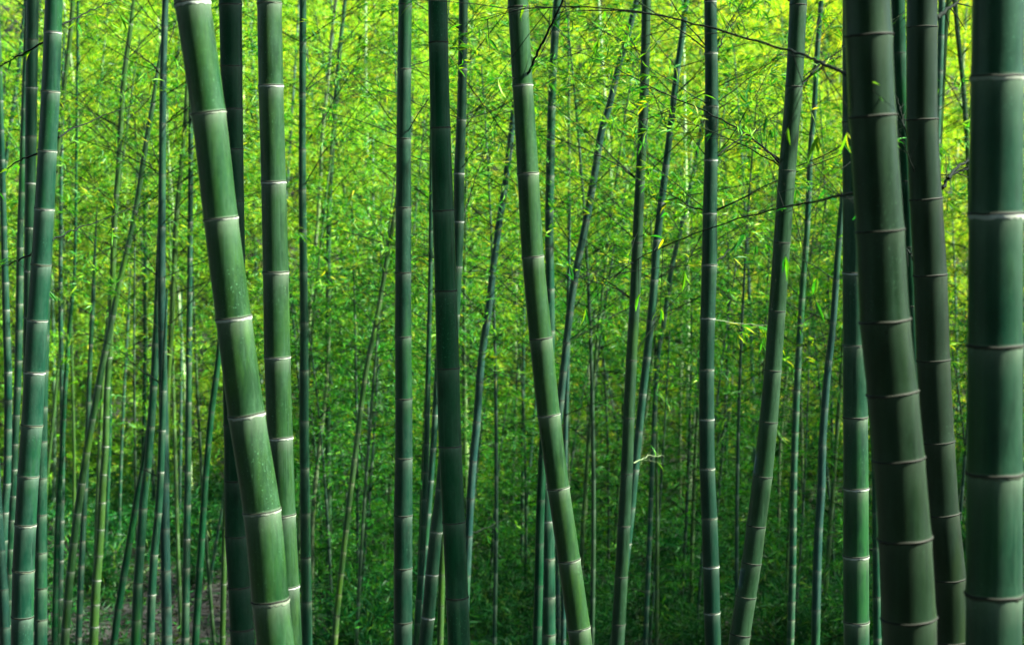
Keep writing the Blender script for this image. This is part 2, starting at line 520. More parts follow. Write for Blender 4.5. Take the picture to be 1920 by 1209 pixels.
B('Z', 'green', 'white', .098, [160, 325, 481, 634, 777, 914, 1049, 1176], [(971, 0, 38), (980, 160, 38), (990, 325, 40), (999, 481, 41), (1014, 634, 43), (1029, 777, 43), (1047, 914, 42), (1067, 1049, 43), (1085, 1175, 44), (1089, 1209, 44)],
  'white-ringed bamboo in mid picture slanting to lower right, with black twig near its top', tint=1.3)
B('W', 'dark', 'grey', .098, [80, 240, 395, 545, 690, 836, 978, 1119], [(821, 0, 36), (822, 80, 36), (826, 240, 37), (831, 395, 40), (836, 545, 41), (840, 689, 43), (844, 836, 43), (851, 977, 43), (857, 1119, 43), (861, 1209, 43)],
  'dark smooth bamboo, thicker of the upright pair left of the white-ringed slanting centre culm')
B('AK', 'teal', 'white', .100, [86, 229, 370, 511, 647, 782, 914, 1041, 1164], [(1602, 0, 43), (1602, 229, 44), (1603, 511, 45), (1604, 781, 46), (1605, 914, 47), (1605, 1041, 48), (1606, 1209, 48)],
  'straight pale green bamboo with white rings, half hidden behind the thick dark leaning culm', tint=1.5)
B('AH', 'olive', 'scar', .088, [10, 163, 320, 455, 583, 694, 790, 892, 985, 1054, 1117, 1188], [(1497, 0, 32), (1489, 160, 32), (1476, 320, 32), (1466, 455, 32), (1457, 583, 32), (1449, 694, 33), (1441, 789, 35), (1430, 892, 37), (1418, 984, 37), (1409, 1054, 38), (1399, 1117, 39), (1388, 1187, 40), (1385, 1209, 40)],
  'grey olive bamboo curving to lower left, alone between mid picture and right thick culms', 1, (-300, 330), tint=1.3)
B('V', 'teal', 'grey', .090, [130, 260, 389, 511, 631, 747, 858, 965, 1064, 1165], [(760, 0, 25), (758, 130, 26), (757, 260, 27), (756.5, 389, 29), (756, 511, 30), (756, 631, 31), (757, 747, 32), (757, 858, 33), (756, 965, 35), (755.5, 1209, 35)],
  'straight upright bamboo with close dark rings, left of a thicker dark smooth culm', 2, (-300, 270))
B('AG', 'teal', 'white', .085, [3, 100, 200, 300, 400, 496, 596, 692, 785, 877, 970, 1060, 1147], [(1332, 0, 23), (1334.5, 200, 25), (1333, 300, 25), (1331, 400, 27), (1330, 495, 29), (1327, 596, 28), (1325, 692, 28), (1325, 784, 29), (1326, 877, 29), (1330, 970, 30), (1333, 1060, 31), (1335, 1147, 31), (1337, 1209, 31)],
  'slightly wavy green bamboo with white rings, nearest left of the grey olive curving culm', 2, (-300, 430))
B('A', 'teal', 'white', .098, [61, 172, 283, 392, 496, 600, 697, 796, 891, 982, 1068, 1155], [(101, 0, 32), (96, 150, 34), (89, 283, 35), (80, 450, 37), (70, 600, 38), (65, 697, 39), (60, 796, 40), (53, 891, 40), (48, 982, 40), (44, 1068, 41), (41, 1209, 41)],
  'thickest of the left edge bamboo, pale lit tip, slanting to lower left', 0, tint=1.4)
B('AD', 'olive', 'grey', .075, [100, 225, 340, 455, 567, 675, 783, 887, 985, 1080, 1169], [(1212, 0, 17), (1210, 100, 17), (1206, 225, 18), (1200, 340, 18), (1195, 455, 20), (1190, 567, 20), (1184, 675, 21), (1179, 782, 22), (1175, 887, 23), (1170, 984, 24), (1165, 1080, 25), (1160, 1170, 26), (1158, 1209, 26)],
  'slim dark bamboo with sunlit olive right edge, right of the white-ringed slanting culm', 1, (-300, 560))
B('J', 'blue', 'scar', .070, [50, 141, 232, 327, 425, 521, 621, 720, 814, 906, 990, 1069, 1136, 1190], [(310, 0, 12), (306, 150, 13), (304, 350, 14), (303, 500, 15), (304, 604, 16), (306, 724, 17), (308, 854, 18), (309, 989, 19), (311, 1074, 19), (313, 1209, 21)],
  'straight slim blue-grey bamboo with dark rings, left of the thick slanting green culm', 1, (-300, 640))
B('X', 'teal', 'white', .075, [-10, 60, 130, 225, 325, 415, 500, 590, 680, 770, 830, 916, 996, 1075, 1156], [(869, 0, 17), (867, 130, 17), (865, 225, 18), (861, 325, 20), (860, 415, 20), (857, 500, 20), (849, 640, 21), (838, 800, 23), (827, 930, 24), (818, 994, 24), (810, 1074, 25), (803, 1154, 25), (797, 1209, 26)],
  'pale-ringed bamboo passing behind the dark smooth culm to come out lower left', 1, (-300, 420))
B('S', 'teal', 'grey', .068, [80, 175, 280, 355, 432, 510, 604, 694, 789, 877, 962, 1044, 1127], [(568, 0, 13), (567, 175, 13), (567, 355, 14), (569, 510, 15), (570, 604, 16), (570, 789, 18), (571, 877, 18), (573, 1044, 20), (576, 1209, 20)],
  'slim upright bamboo just right of the smooth white-ringed green culm', 1, (-300, 420))
B('B', 'teal', 'white', .078, [75, 165, 256, 343, 427, 508], [(61, 0, 23), (59, 165, 22), (57, 343, 20), (56, 427, 20), (55, 508, 20), (54, 700, 21), (52, 1209, 23)],
  'straight pale-ringed bamboo at far left, partly behind the thick slanting culm', 0)
B('RB', 'teal', 'grey', .080, [964, 1035, 1101, 1160], [(96, 200, 20), (88, 450, 20), (82, 650, 20), (79, 800, 20), (77, 964, 22), (76, 1101, 25), (75, 1209, 27)],
  'short visible stretch of bamboo close behind the right side of the thickest left culm', 0)
B('C', 'teal', 'white', .062, [619, 676, 726, 778, 832, 879, 929, 974, 1029, 1076], [(52, 0, 10), (46, 175, 11), (41, 350, 12), (38, 450, 13), (36, 604, 14), (33, 726, 14), (28, 831, 14), (25, 924, 14), (19, 1034, 14), (14, 1209, 15)],
  'slim bamboo with close white rings, running along the left flank of the thickest left culm', 0)
B('D', 'teal', 'white', .062, [300, 425, 470, 530, 632, 697, 750, 804, 854, 906, 960], [(-2, 100, 10), (4, 300, 11), (7, 425, 12), (12, 604, 14), (15, 700, 15), (15, 804, 15), (13, 906, 15), (9, 960, 15), (0, 1209, 16)],
  'slim bowed bamboo nearest the left edge of the picture, many white rings', 0)
B('D2', 'blue', 'scar', .070, [1104, 1175], [(-12, 800, 18), (-5, 950, 18), (2, 1050, 19), (7, 1130, 20), (10, 1209, 20)],
  'dark blue-grey culm filling the lower left corner', 0)
B('D3', 'teal', 'grey', .05, [], [(48, 0, 8), (38, 100, 8), (30, 165, 8), (20, 235, 8), (11, 300, 8), (-6, 420, 9)], 'thin bamboo slanting across the upper left corner behind pale-ringed culms', 1, (-300, 200))
B('E', 'lime', 'grey', .05, [], [(137, 0, 9), (131, 75, 9), (122, 150, 9), (114, 225, 9), (108, 290, 9), (98, 420, 10), (88, 600, 11), (70, 1000, 12)], 'thin light green bamboo brushing the right side of the pale-tipped left culm', 1, (-300, 260))
B('Ff', 'dark', 'grey', .048, [], [(146, 0, 4.5), (143, 300, 5), (140, 500, 6), (131, 604, 8), (122, 730, 9), (116, 854, 10), (108, 984, 11), (102, 1209, 12)], 'thin dark pole-like bamboo widening downward, beside the left thick culm', 1, (-100, 500))
B('G', 'teal', 'white', .055, [], [(117, 200, 7), (114, 400, 7), (114, 604, 9), (116, 700, 9), (117, 800, 10), (116, 914, 11), (113, 1104, 12), (110, 1209, 13)], 'slim ringed bamboo crossing the thin dark pole-like one at left', 1, (0, 500))
B('H', 'lime', 'white', .060, [], [(244, 60, 9), (232, 150, 10), (224, 280, 10), (221, 330, 10), (215, 415, 11), (210, 560, 11), (205, 664, 12), (200, 744, 12), (198, 834, 13), (193, 904, 14), (188, 1004, 15), (180, 1104, 17), (175, 1209, 18)],
  'sunlit yellow-green bamboo with white rings standing on brown ground at left', 1, (-200, 500), 1.0)
B('I', 'green', 'white', .060, [], [(286, 200, 9), (272, 280, 10), (260, 360, 10), (245, 440, 10), (225, 525, 11), (209, 604, 12), (193, 680, 13), (176, 770, 13), (160, 864, 14), (150, 929, 15), (140, 1004, 15), (130, 1094, 16), (121, 1209, 17)],
  'strongly slanting slim bamboo crossing the sunlit yellow-green one at left', 1, (-200, 480))
B('I2', 'teal', 'grey', .055, [], [(175, 550, 8), (168, 700, 9), (163, 850, 10), (158, 950, 11), (152, 1080, 12), (147, 1209, 13)], 'dim slim bamboo standing between the two crossing slim culms at left', 1, (300, 600), .8)
B('K', 'lime', 'grey', .052, [], [(350, 180, 8), (347, 230, 8), (338, 330, 9), (330, 425, 10), (322, 604, 10), (313, 760, 11), (311, 1000, 11), (312, 1209, 12)], 'thin light green bamboo rising just right of the blue-grey slim culm', 1, (-100, 500))
B('K2', 'teal', 'white', .060, [679, 754, 819, 884, 946, 1009, 1064, 1129], [(359, 100, 9), (358, 200, 9), (357, 400, 10), (355, 604, 11), (353, 820, 12), (352, 904, 13), (350, 1029, 14), (347, 1209, 15)],
  'upright teal bamboo with even white rings between blue-grey culm and thick slanting culm', 1, (-100, 560))
B('L', 'teal', 'grey', .066, [], [(300, 450, 12), (296, 550, 13), (292, 654, 14), (285, 770, 15), (277, 874, 15), (270, 929, 16), (265, 1004, 17), (258, 1104, 18), (254, 1209, 19)],
  'slim bamboo slanting lower left from behind the blue-grey culm', 0)
B('L2', 'dark', 'grey', .058, [], [(283, 780, 11), (272, 860, 12), (258, 930, 13), (245, 1004, 13), (232, 1079, 14), (220, 1154, 14), (213, 1209, 14)],
  'dark leaning culm, lower left of the slim bamboo behind the blue-grey culm', 0)
B('Mm', 'teal', 'white', .060, [], [(306, 760, 13), (299, 930, 14), (290, 1029, 15), (285, 1104, 16), (281, 1209, 16)], 'dim bamboo stretch tucked against the foot of the blue-grey culm', 0)
B('L3', 'dark', 'scar', .045, [], [(271, 350, 6), (272, 604, 7), (270, 790, 8), (262, 1209, 9)], 'thin dark upright bamboo left of the blue-grey culm', 1, (200, 600), .8)
B('N', 'dark', 'grey', .058, [], [(418, 560, 10), (410, 670, 11), (400, 744, 12), (392, 820, 12), (385, 904, 12), (377, 1029, 13), (372, 1104, 14), (366, 1209, 14)], 'dark slim bamboo slanting under the thick slanting green culm', 1, (400, 760))
B('N2', 'lime', 'white', .046, [], [(426, 850, 10), (422, 980, 10), (419, 1104, 11), (417, 1209, 11)], 'thin bright lime bamboo at the foot of the dark blackish culm', 0, tint=1.25)
B('N3', 'teal', 'grey', .04, [], [(430, 850, 6), (417, 950, 6), (400, 1050, 6), (380, 1209, 7)], 'thin stick-like bamboo slanting left beside the bright lime one', 0)
B('S2', 'pale', 'grey', .045, [], [(630, 0, 6), (622, 65, 6), (615, 150, 7), (605, 250, 7), (597, 400, 7), (587, 500, 7), (580, 604, 7), (572, 800, 8), (565, 1209, 9)], 'thin pale whitish bamboo slanting behind the slim upright one', 1, (-100, 400))
B('S3', 'pale', 'grey', .045, [], [(614, 690, 7), (609, 754, 7), (597, 854, 8), (589, 930, 8), (585, 1020, 9), (584, 1209, 10)], 'thin pale curved bamboo stem low beside the slim upright one', 0)
B('T', 'olive', 'grey', .056, [100, 190, 280, 370, 422, 492, 555, 615, 679, 739, 804, 864, 929, 991, 1054, 1111, 1169], [(647, 0, 7), (640, 65, 8), (632, 150, 8), (627, 220, 8), (622, 300, 9), (617, 400, 9), (615, 604, 10), (615, 739, 11), (615, 854, 11), (616, 989, 12), (617, 1109, 12), (619, 1209, 13)],
  'thin dark bamboo bending right at top with many fine side branches', 2, (-200, 900))
B('U', 'green', 'grey', .052, [], [(748, 350, 7), (740, 400, 8), (725, 490, 9), (708, 590, 9), (702, 620, 9), (685, 704, 10), (672, 804, 10), (662, 884, 11), (652, 964, 11), (642, 1054, 11), (632, 1144, 12), (627, 1209, 12)],
  'slanting slim green bamboo meeting the thin branchy one near the ground', 1, (200, 700))
B('X1', 'teal', 'grey', .046, [], [(809, 250, 7), (807, 500, 8), (805, 604, 9), (802, 729, 10), (800, 829, 11), (797, 904, 11), (792, 1029, 12), (785, 1129, 12), (780, 1209, 12)], 'thin teal bamboo in the gap left of the dark smooth culm', 1, (100, 700))
B('X2', 'teal', 'white', .055, [], [(822, 660, 11), (817, 760, 12), (812, 844, 12), (806, 924, 12), (800, 994, 13), (793, 1079, 13), (788, 1209, 13)], 'slim ringed bamboo crossing behind the dark smooth culm low down', 0)
B('X4', 'lime', 'grey', .05, [], [(836, 880, 11), (830, 1029, 12), (825, 1209, 13)], 'yellowish sliver of bamboo along the dark smooth culm near its foot', 0)
B('Y', 'blue', 'grey', .064, [430, 510, 600, 716, 790, 864, 934, 1004], [(960, 240, 12), (953, 300, 12), (945, 360, 12), (935, 425, 13), (925, 500, 13), (917, 575, 14), (910, 620, 14), (902, 680, 14), (894, 790, 15), (887, 864, 15), (881, 954, 15), (877, 1040, 15), (868, 1209, 16)],
  'slanting blue-grey bamboo right of the dark smooth culm, with bare twigs', 1, (100, 760))
B('AA', 'teal', 'white', .072, [-20, 60, 130, 200, 265, 330, 395, 465, 542, 620, 695, 770, 840, 904, 976, 1046, 1118, 1188], [(1045, 0, 15), (1040, 75, 15), (1035, 175, 15), (1032, 300, 16), (1030, 400, 16), (1030, 465, 16), (1032, 604, 17), (1028, 750, 19), (1024, 850, 22), (1026, 974, 24), (1028, 1044, 25), (1029, 1209, 26)],
  'leafy bamboo crossing behind the white-ringed slanting centre culm', 1, (-300, 560))
B('AA2', 'dark', 'grey', .062, [], [(1020, 800, 15), (1013, 960, 16), (1010, 1100, 17), (1007, 1209, 17)], 'dim dark culm low beside the foot of the leafy crossing bamboo', 0)
B('AA3', 'blue', 'grey', .05, [], [(1044, 980, 9), (1046, 1080, 9), (1047, 1209, 10)], 'thin blue-grey stem in the gap under the white-ringed slanting centre culm', 0)
B('AB', 'blue', 'grey', .062, [], [(1194, 0, 11), (1175, 75, 12), (1160, 125, 12), (1142, 200, 13), (1127, 250, 14), (1115, 325, 14), (1102, 400, 14), (1090, 460, 14), (1077, 525, 14), (1068, 590, 14), (1058, 680, 14), (1050, 760, 15), (1040, 860, 15), (1025, 1209, 16)],
  'long leafy bamboo slanting lower left, left of the slim dark one', 2, (-200, 640))
B('AB2', 'blue', 'grey', .042, [], [(1066, 560, 8), (1064, 680, 9), (1060, 840, 9), (1056, 1209, 10)], 'thin dark blue stem near the lower end of the long slanting leafy bamboo', 1, (400, 700))
B('AC', 'green', 'grey', .042, [], [(1066, 100, 5), (1067, 300, 6), (1066, 604, 7), (1064, 900, 8)], 'thin straight green bamboo between centre slanting culm and long slanting leafy one', 2, (-50, 560))
B('AE', 'teal', 'white', .062, [60, 130, 180, 245, 310, 380, 450, 525, 600, 669, 738, 808, 880], [(1287, 0, 11), (1280, 60, 11), (1270, 130, 12), (1260, 215, 12), (1250, 300, 13), (1240, 380, 14), (1232, 450, 15), (1227, 525, 15), (1220, 604, 15), (1213, 669, 15), (1205, 739, 15), (1198, 809, 15), (1190, 884, 16), (1178, 1000, 17), (1152, 1209, 19)],
  'leafy teal bamboo slanting behind the slim dark olive-edged culm', 2, (-300, 560))
B('AE2', 'pale', 'grey', .045, [], [(1226, 640, 7), (1222, 680, 7), (1210, 780, 7), (1195, 880, 7), (1183, 980, 8), (1160, 1209, 8)], 'thin whitish stem along the right side of the slim dark olive-edged culm', 0)
B('AF', 'teal', 'grey', .05, [], [(1325, 180, 7), (1315, 240, 8), (1300, 325, 8), (1280, 415, 9), (1260, 500, 9), (1245, 604, 9), (1230, 720, 9), (1210, 1209, 10)], 'thin hazy bamboo slanting left of the slightly wavy culm', 2, (0, 560))
B('AI', 'teal', 'grey', .055, [], [(1540, 0, 9), (1532, 100, 10), (1527, 200, 10), (1520, 275, 10), (1517, 350, 11), (1512, 450, 11), (1505, 540, 12), (1499, 640, 12), (1493, 754, 13), (1488, 904, 13), (1486, 1054, 14), (1482, 1209, 14)],
  'thin leafy bamboo just right of the grey olive curving culm', 2, (-300, 660))
B('AJ', 'blue', 'scar', .064, [604, 676, 764, 834, 914, 989, 1069, 1142], [(1585, 330, 12), (1573, 450, 12), (1562, 604, 13), (1551, 704, 14), (1542, 829, 15), (1540, 914, 16), (1535, 989, 16), (1532, 1064, 17), (1529, 1209, 17)],
  'slim dark blue-grey bamboo beside the straight pale-ringed culm', 1, (300, 700))
B('AJ2', 'pale', 'grey', .042, [], [(1478, 640, 6), (1473, 720, 6), (1462, 854, 6), (1459, 1004, 6.5), (1448, 1209, 7)], 'thin pale yellow stem right of the foot of the grey olive culm', 0)
B('AJ3', 'pale', 'grey', .042, [], [(1503, 800, 6), (1505, 929, 6), (1505, 1209, 7)], 'thin pale straight stem between two slim dark culms, lower right', 0)
B('AM', 'dark', 'scar', .088, [100, 225, 340], [(1683, 0, 26), (1687, 125, 26), (1693, 225, 26), (1700, 350, 26), (1706, 500, 26), (1712, 650, 27), (1722, 900, 28), (1730, 1209, 29)],
  'dark bamboo seen in the slit behind the very thick olive culm', 0)
B('AO', 'teal', 'grey', .060, [], [(1766, 0, 13), (1763, 100, 13), (1760, 180, 13), (1756, 300, 13), (1745, 700, 14)], 'slim pale teal bamboo touching the top right of the dark bent culm', 0)
B('AO2', 'lime', 'grey', .055, [], [(1779, 0, 11), (1771, 80, 11), (1766, 180, 11), (1761, 270, 11), (1752, 450, 12), (1740, 900, 13)], 'slim light green bamboo converging on the dark bent culm from upper right', 1, (-200, 200))
B('AP', 'green', 'grey', .050, [], [(1790, 0, 9), (1797, 75, 9), (1805, 150, 9), (1811, 225, 10), (1816, 300, 10), (1820, 370, 10), (1830, 600, 11), (1840, 1209, 12)], 'thin green bamboo leaning toward the white-ringed culm at the right edge', 1, (-200, 250))
B('AS', 'teal', 'grey', .065, [960, 1025, 1118], [(1640, 700, 15), (1642, 900, 15), (1645, 1209, 16)], 'sliver of teal bamboo between pale-ringed and very thick olive culms', 0)
# far thin poles on the shaded valley floor
FARG = 'far thin poles'
for key, typ, D, pts, lab in [
    ('f1', 'teal', .045, [(983, 500, 6), (982, 604, 6), (980, 854, 7), (977, 1209, 8)], 'faint thin pole left of the foot of the white-ringed slanting centre culm'),
    ('f2', 'blue', .045, [(1004, 760, 5), (998, 820, 6), (990, 920, 6), (984, 1060, 6)], 'faint slanting pole crossing the thin one left of the centre culm'),
    ('f3', 'pale', .04, [(1104, 700, 4.5), (1102, 780, 5), (1099, 950, 5), (1097, 1054, 5)], 'faint pale pole right of the white-ringed slanting centre culm'),
    ('f4', 'pale', .05, [(1276, 700, 5.5), (1275, 790, 6), (1275, 960, 6), (1275, 1130, 6.5)], 'dim grey upright pole behind low bushes right of centre'),
    ('f5', 'pale', .05, [(1310, 680, 5.5), (1304, 750, 6), (1288, 954, 6), (1282, 1110, 6.5)], 'dim whitish slanting pole left of the slightly wavy culm'),
    ('f6', 'pale', .045, [(1372, 720, 4.5), (1365, 800, 5), (1348, 900, 5), (1338, 1060, 5.5)], 'faint pale slanting pole right of the slightly wavy culm'),
    ('f7', 'dark', .07, [(1362, 820, 7), (1358, 940, 8), (1352, 1104, 9)], 'dark shaded pole low between wavy culm and grey olive culm'),
    ('f8', 'lime', .045, [(108, 700, 5), (100, 780, 6), (92, 860, 6), (86, 930, 6), (78, 1060, 7)], 'thin light stem slanting from the right flank of the thickest left culm'),
    ('f9', 'dark', .06, [(206, 800, 7), (203, 900, 8), (198, 1000, 8), (194, 1100, 9)], 'dark thin pole standing right of the sunlit yellow-green one at left'),
    ('f10', 'teal', .045, [(240, 600, 5.5), (232, 750, 6), (226, 900, 6), (222, 1080, 6.5)], 'faint thin pole in the left gap between sunlit pole and dark leaning culm'),
    ('f11', 'lime', .045, [(134, 620, 5.5), (137, 760, 6), (139, 860, 6), (138, 1060, 7), (137, 1209, 7)], 'thin lit pole close right of the thin dark pole-like bamboo'),
    ('f12', 'teal', .045, [(340, 650, 5), (339, 800, 6), (336, 1000, 6), (332, 1209, 7)], 'thin pole squeezed between the blue-grey culm and the even-ringed teal one'),
    ('f13', 'dark', .055, [(690, 820, 6), (680, 900, 6), (664, 1010, 6.5), (650, 1080, 7)], 'dim shaded pole behind the slanting slim green bamboo'),
    ('f14', 'dark', .05, [(726, 750, 5), (706, 960, 6), (703, 1110, 6)], 'dim dark pole left of the straight upright close-ringed culm'),
]:
    B(key, typ, 'grey', D, [], pts, lab, 0)

CULMS = {}
TOP_CROWN = [crown_proto(600 + i, 4.0, .05, 1.25, 40, 7, M_LEAF, 1.0, (5, 10))[0] for i in range(3)]
RINGCOL = {}


def frame_rot(t):
    """rotation taking +Z to direction t"""
    from mathutils import Vector
    return Vector((0, 0, 1)).rotation_difference(Vector(t)).to_euler()


def add_branch(root, p_rel, az, el, scale, kind, roll=0.0):
    tw, lf = random.choice(kind)
    b = link('branch', tw, root)
    b.location = p_rel
    b.rotation_euler = (roll, -el, az)
    b.scale = (scale,) * 3
    f = link('foliage', lf, b)
    return b


def build(tr):
    pts = np.array(tr['pts'], float)
    wref = np.median(pts[:, 2])
    Y = F * tr['D'] / wref
    Y = min(Y, 24.5)
    # leaning correction: horizontal width -> true width
    wp = np.array([at(x, y, Y) for x, y, w in pts])
    seg = np.gradient(wp, axis=0); cosl = np.abs(seg[:, 2]) / np.linalg.norm(seg, axis=1)
    rr = pts[:, 2] * 0.5 * Y / F * cosl
    data = np.column_stack([wp, rr, pts[:, 1]])
    sp = spline(data, 8)[::-1]            # bottom -> top
    sp = sp[np.concatenate([[True], np.diff(sp[:, 2]) > 1e-4])]
    # extend downward to the ground
    d = nrm(sp[0, :3] - sp[3, :3]); d = nrm(d + np.array([0, 0, -.35]))
    p = sp[0, :3].copy(); r0 = sp[0, 3]; down = []
    k = 0
    while p[2] > gz(p[0], p[1]) - 0.06 and k < 80:
        p = p + d * 0.15; d = nrm(d + np.array([0, 0, -.05])); k += 1
        down.append([*p, r0 * (1 + 0.012 * k), 0])
    if down:
        sp = np.vstack([np.array(down)[::-1], sp])
    # extend upward
    d = nrm(sp[-1, :3] - sp[-4, :3]); d = nrm(d * 1.0 + np.array([0, 0, .25]))
    p = sp[-1, :3].copy(); r1 = sp[-1, 3]; up = []
    topin = pts[0, 1] > 20
    H_up = (.9 if topin else 5.5)
    n = int(H_up / 0.22)
    for i in range(n):
        p = p + d * 0.22; d = nrm(d + np.array([0.004, 0.006, -.002]))
        up.append([*p, r1 * (1 - (i + 1) / n * (0.8 if topin else .55)), 0])
    sp = np.vstack([sp, np.array(up)])
    base = sp[0, :3].copy(); base[2] = gz(base[0], base[1])
    s = np.concatenate([[0], np.cumsum(np.linalg.norm(np.diff(sp[:, :3], axis=0), axis=1))])
    # joints
    in_rows = np.where(sp[:, 4] != 0)[0]
    zs = sp[:, 2]

    def row_of(si):
        p = np.array([np.interp(si, s, sp[:, i]) for i in range(3)])
        q = p - CAM
        return 604.5 - F * (q @ UP) / (q @ FWD)
    nodes = []
    if tr['nodes']:
        for y in tr['nodes']:
            x = np.interp(y, pts[:, 1], pts[:, 0])
            z = at(x, y, Y)[2]
            nodes.append(float(np.interp(z, zs, s)))
        nodes.sort()
        gap = np.median(np.diff(nodes)) if len(nodes) > 1 else 0.3
    else:
        gap = 5.2 * wref * Y / F * 1.0
        nodes = [s[-1] * 0.5 + random.uniform(0, gap)]
    # fill between widely spaced traced joints, then outward
    full = [nodes[0]]
    for a in nodes[1:]:
        m = int(round((a - full[-1]) / gap))
        if m > 1:
            st = (a - full[-1]) / m; b0 = full[-1]
            full += [b0 + st * i for i in range(1, m)]
        full.append(a)
    g = gap
    while full[0] - g > 0.12:
        full.insert(0, full[0] - g * random.uniform(.96, 1.04)); g = max(g * .97, gap * .6)
    while full[-1] + gap < s[-1] - 0.05:
        full.append(full[-1] + gap * random.uniform(.96, 1.04))
    nodes = full
    root = empty('bamboo', base, tr['label'], 'bamboo', 'bamboo culms standing in the grove')
    # culm skin
    S = [0.0]; 
    step = 0.10
    extra = []
    for q in nodes:
        r = float(np.interp(q, s, sp[:, 3]))
        extra += [q - 1.2 * r, q - .5 * r, q - .16 * r, q, q + .16 * r, q + .5 * r]
    S = np.unique(np.clip(np.round(np.concatenate([np.arange(0, s[-1], step), extra, [s[-1]]]), 4), 0, s[-1]))
    C = np.stack([np.interp(S, s, sp[:, i]) for i in range(3)], -1)
    # smooth the joined axis
    for _ in range(2):
        C[1:-1] = C[1:-1] * .5 + (C[:-2] + C[2:]) * .25 if False else C[1:-1]
    Rr = np.interp(S, s, sp[:, 3])
    nd = np.array(nodes)
    dist_below = np.array([np.min(np.where(nd - q >= -1e-4, nd - q, 9)) for q in S])
    absd = np.min(np.abs(S[:, None] - nd[None]), 1)
    flare = 1 + 0.030 * np.exp(-(absd / (0.25 * Rr + 1e-5)) ** 2)
    wax = np.exp(-np.maximum(dist_below, 0) / (0.5 * Rr + 1e-4))
    sides = 40 if wref > 40 else 24 if wref > 18 else 12 if wref > 9 else 8
    mb = MB()
    tube(mb, C - base, Rr * flare, sides, wax=wax)
    me = mb.mesh('culm', [CULM[tr['typ']]])
    culm = link('culm', me, root)
    t = .74 * tr['tint'] * (1.9 if tr['typ'] == 'dark' and Y < 9 else 1) * (1 if tr['typ'] in ('lime', 'pale') else 1 + (.7 if tr['typ'] == 'dark' else 1.7) * min(1, max(0, (Y - 11) / 6))); jit = random.uniform(.93, 1.07)  # far stems also brightened in colour, as if sunlit
    far = min(1, max(0, (Y - 12) / 5)) if tr['typ'] in ('teal', 'blue', 'green') else 0    # distance haze put into the colour of far stems
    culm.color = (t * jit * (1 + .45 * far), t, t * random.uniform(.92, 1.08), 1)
    # joint rings (those near the view only)
    info = []
    for q in nodes:
        p = np.array([np.interp(q, s, sp[:, i]) for i in range(3)])
        r = float(np.interp(q, s, sp[:, 3]))
        a_ = np.array([np.interp(min(q + .03, s[-1]), s, sp[:, i]) for i in range(3)]) - np.array([np.interp(max(q - .03, 0), s, sp[:, i]) for i in range(3)])
        row = row_of(q)
        info.append((q, p, r, row))
        if wref >= 5.5 and -90 < row < 1300:
            ro = link('node_ring', random.choice(RINGS['grey' if tr['ring'] == 'white' and random.random() < .12 else tr['ring']]), root)
            ro.location = p - base
            e = frame_rot(nrm(a_))
            e.rotate_axis('Z', random.uniform(0, 6.28))
            ro.rotation_euler = e
            ro.scale = (r * 1.03, r * 1.03, r * random.uniform(.75, 1.3) * (.7 if tr['ring'] == 'scar' else 1) * (1.0 if wref > 30 else 1.25 if wref > 14 else 1.6))
    # leafy side branches
    if tr['leafy']:
        for (q, p, r, row) in info:
            if -100 < row <= tr['yr'][1] + 120 and random.random() < .55:
                add_branch(root, p - base, random.uniform(-.5, .5) + random.choice((0, math.pi)), random.uniform(.35, .95), random.uniform(.6, 1.0) * (0.7 + Y / 40), BRANCH_LONG, random.uniform(-.5, .5))
            if tr['yr'][0] <= row <= tr['yr'][1]:
                for k in range(2):
                    if random.random() < (0.78 if tr['leafy'] == 1 else 0.95):
                        az = random.uniform(-.75, .75) + (0 if (k + int(q * 10)) % 2 else math.pi)
                        sc = random.uniform(.55, 1.0) * (0.75 + Y / 40)
                        add_branch(root, p - base, az, random.uniform(.25, .95), sc, BRANCH if random.random() < .6 else BRANCH_SPARSE, random.uniform(-.6, .6))
    if tr['D'] >= .06 and not topin and pts[0, 0] < 900:
        o = link('crown', random.choice(TOP_CROWN), root)
        k = len(sp) - int(n * .55)
        o.location = sp[k, :3] - base
        o.rotation_euler = (0, 0, random.uniform(0, 6.28))
    CULMS[tr['key']] = (root, base, Y)
    return root


for tr in T:
    build(tr)

# ------------------------------------------------------------------ bare arching branches traced one by one
def bare(key, pts, r0, dy=0.3, mat=None, leafy=2, tip=.25):
    root, base, Y = CULMS[key]
    n = len(pts)
    W = np.array([at(x, y, Y + dy * i / (n - 1)) for i, (x, y) in enumerate(pts)])
    C = spline(W, 6)
    C[1:-1] += rng.normal(0, .0025, (len(C) - 2, 3)) * (Y / 8)
    u = np.linspace(0, 1, len(C))
    mb = MB(); lf = MB()
    tube(mb, C - base, r0 * (1 - (1 - tip) * u), 6)
    Bp = []; Dp = []
    seg = nrm(np.gradient(C, axis=0))
    L = np.linalg.norm(C[-1] - C[0])
    for i in range(3, len(C) - 1):
        if random.random() < .5:
            sd = seg[i] * .8 + rng.normal(0, .5, 3); sd = nrm(sd)
            l2 = random.uniform(.06, .22) * (L + .4)
            m = np.linspace(0, 1, 5)[:, None]
            Q = C[i] + sd * l2 * m - np.array([0, 0, .12 * l2]) * m ** 2
            tube(mb, Q - base, r0 * .33 * (1 - .6 * m[:, 0]), 4)
            for w in range(leafy):
                v = random.uniform(.5, 1)
                for z in range(random.randint(1, 3)):
                    Bp.append(C[i] + sd * l2 * v - np.array([0, 0, .12 * l2 * v * v])); Dp.append(sd + rng.normal(0, .5, 3) + np.array([0, 0, -.5]))
    b = link('branch', mb.mesh('branch', [mat or M_TWIGDARK]), root)
    if Bp:
        nB = len(Bp)
        leaves(lf, np.array(Bp) - base, np.array(Dp), rng.uniform(.05, .1, nB), rng.uniform(.008, .013, nB), 0, True)
        link('foliage', lf.mesh('foliage', [M_LEAF], False), b)


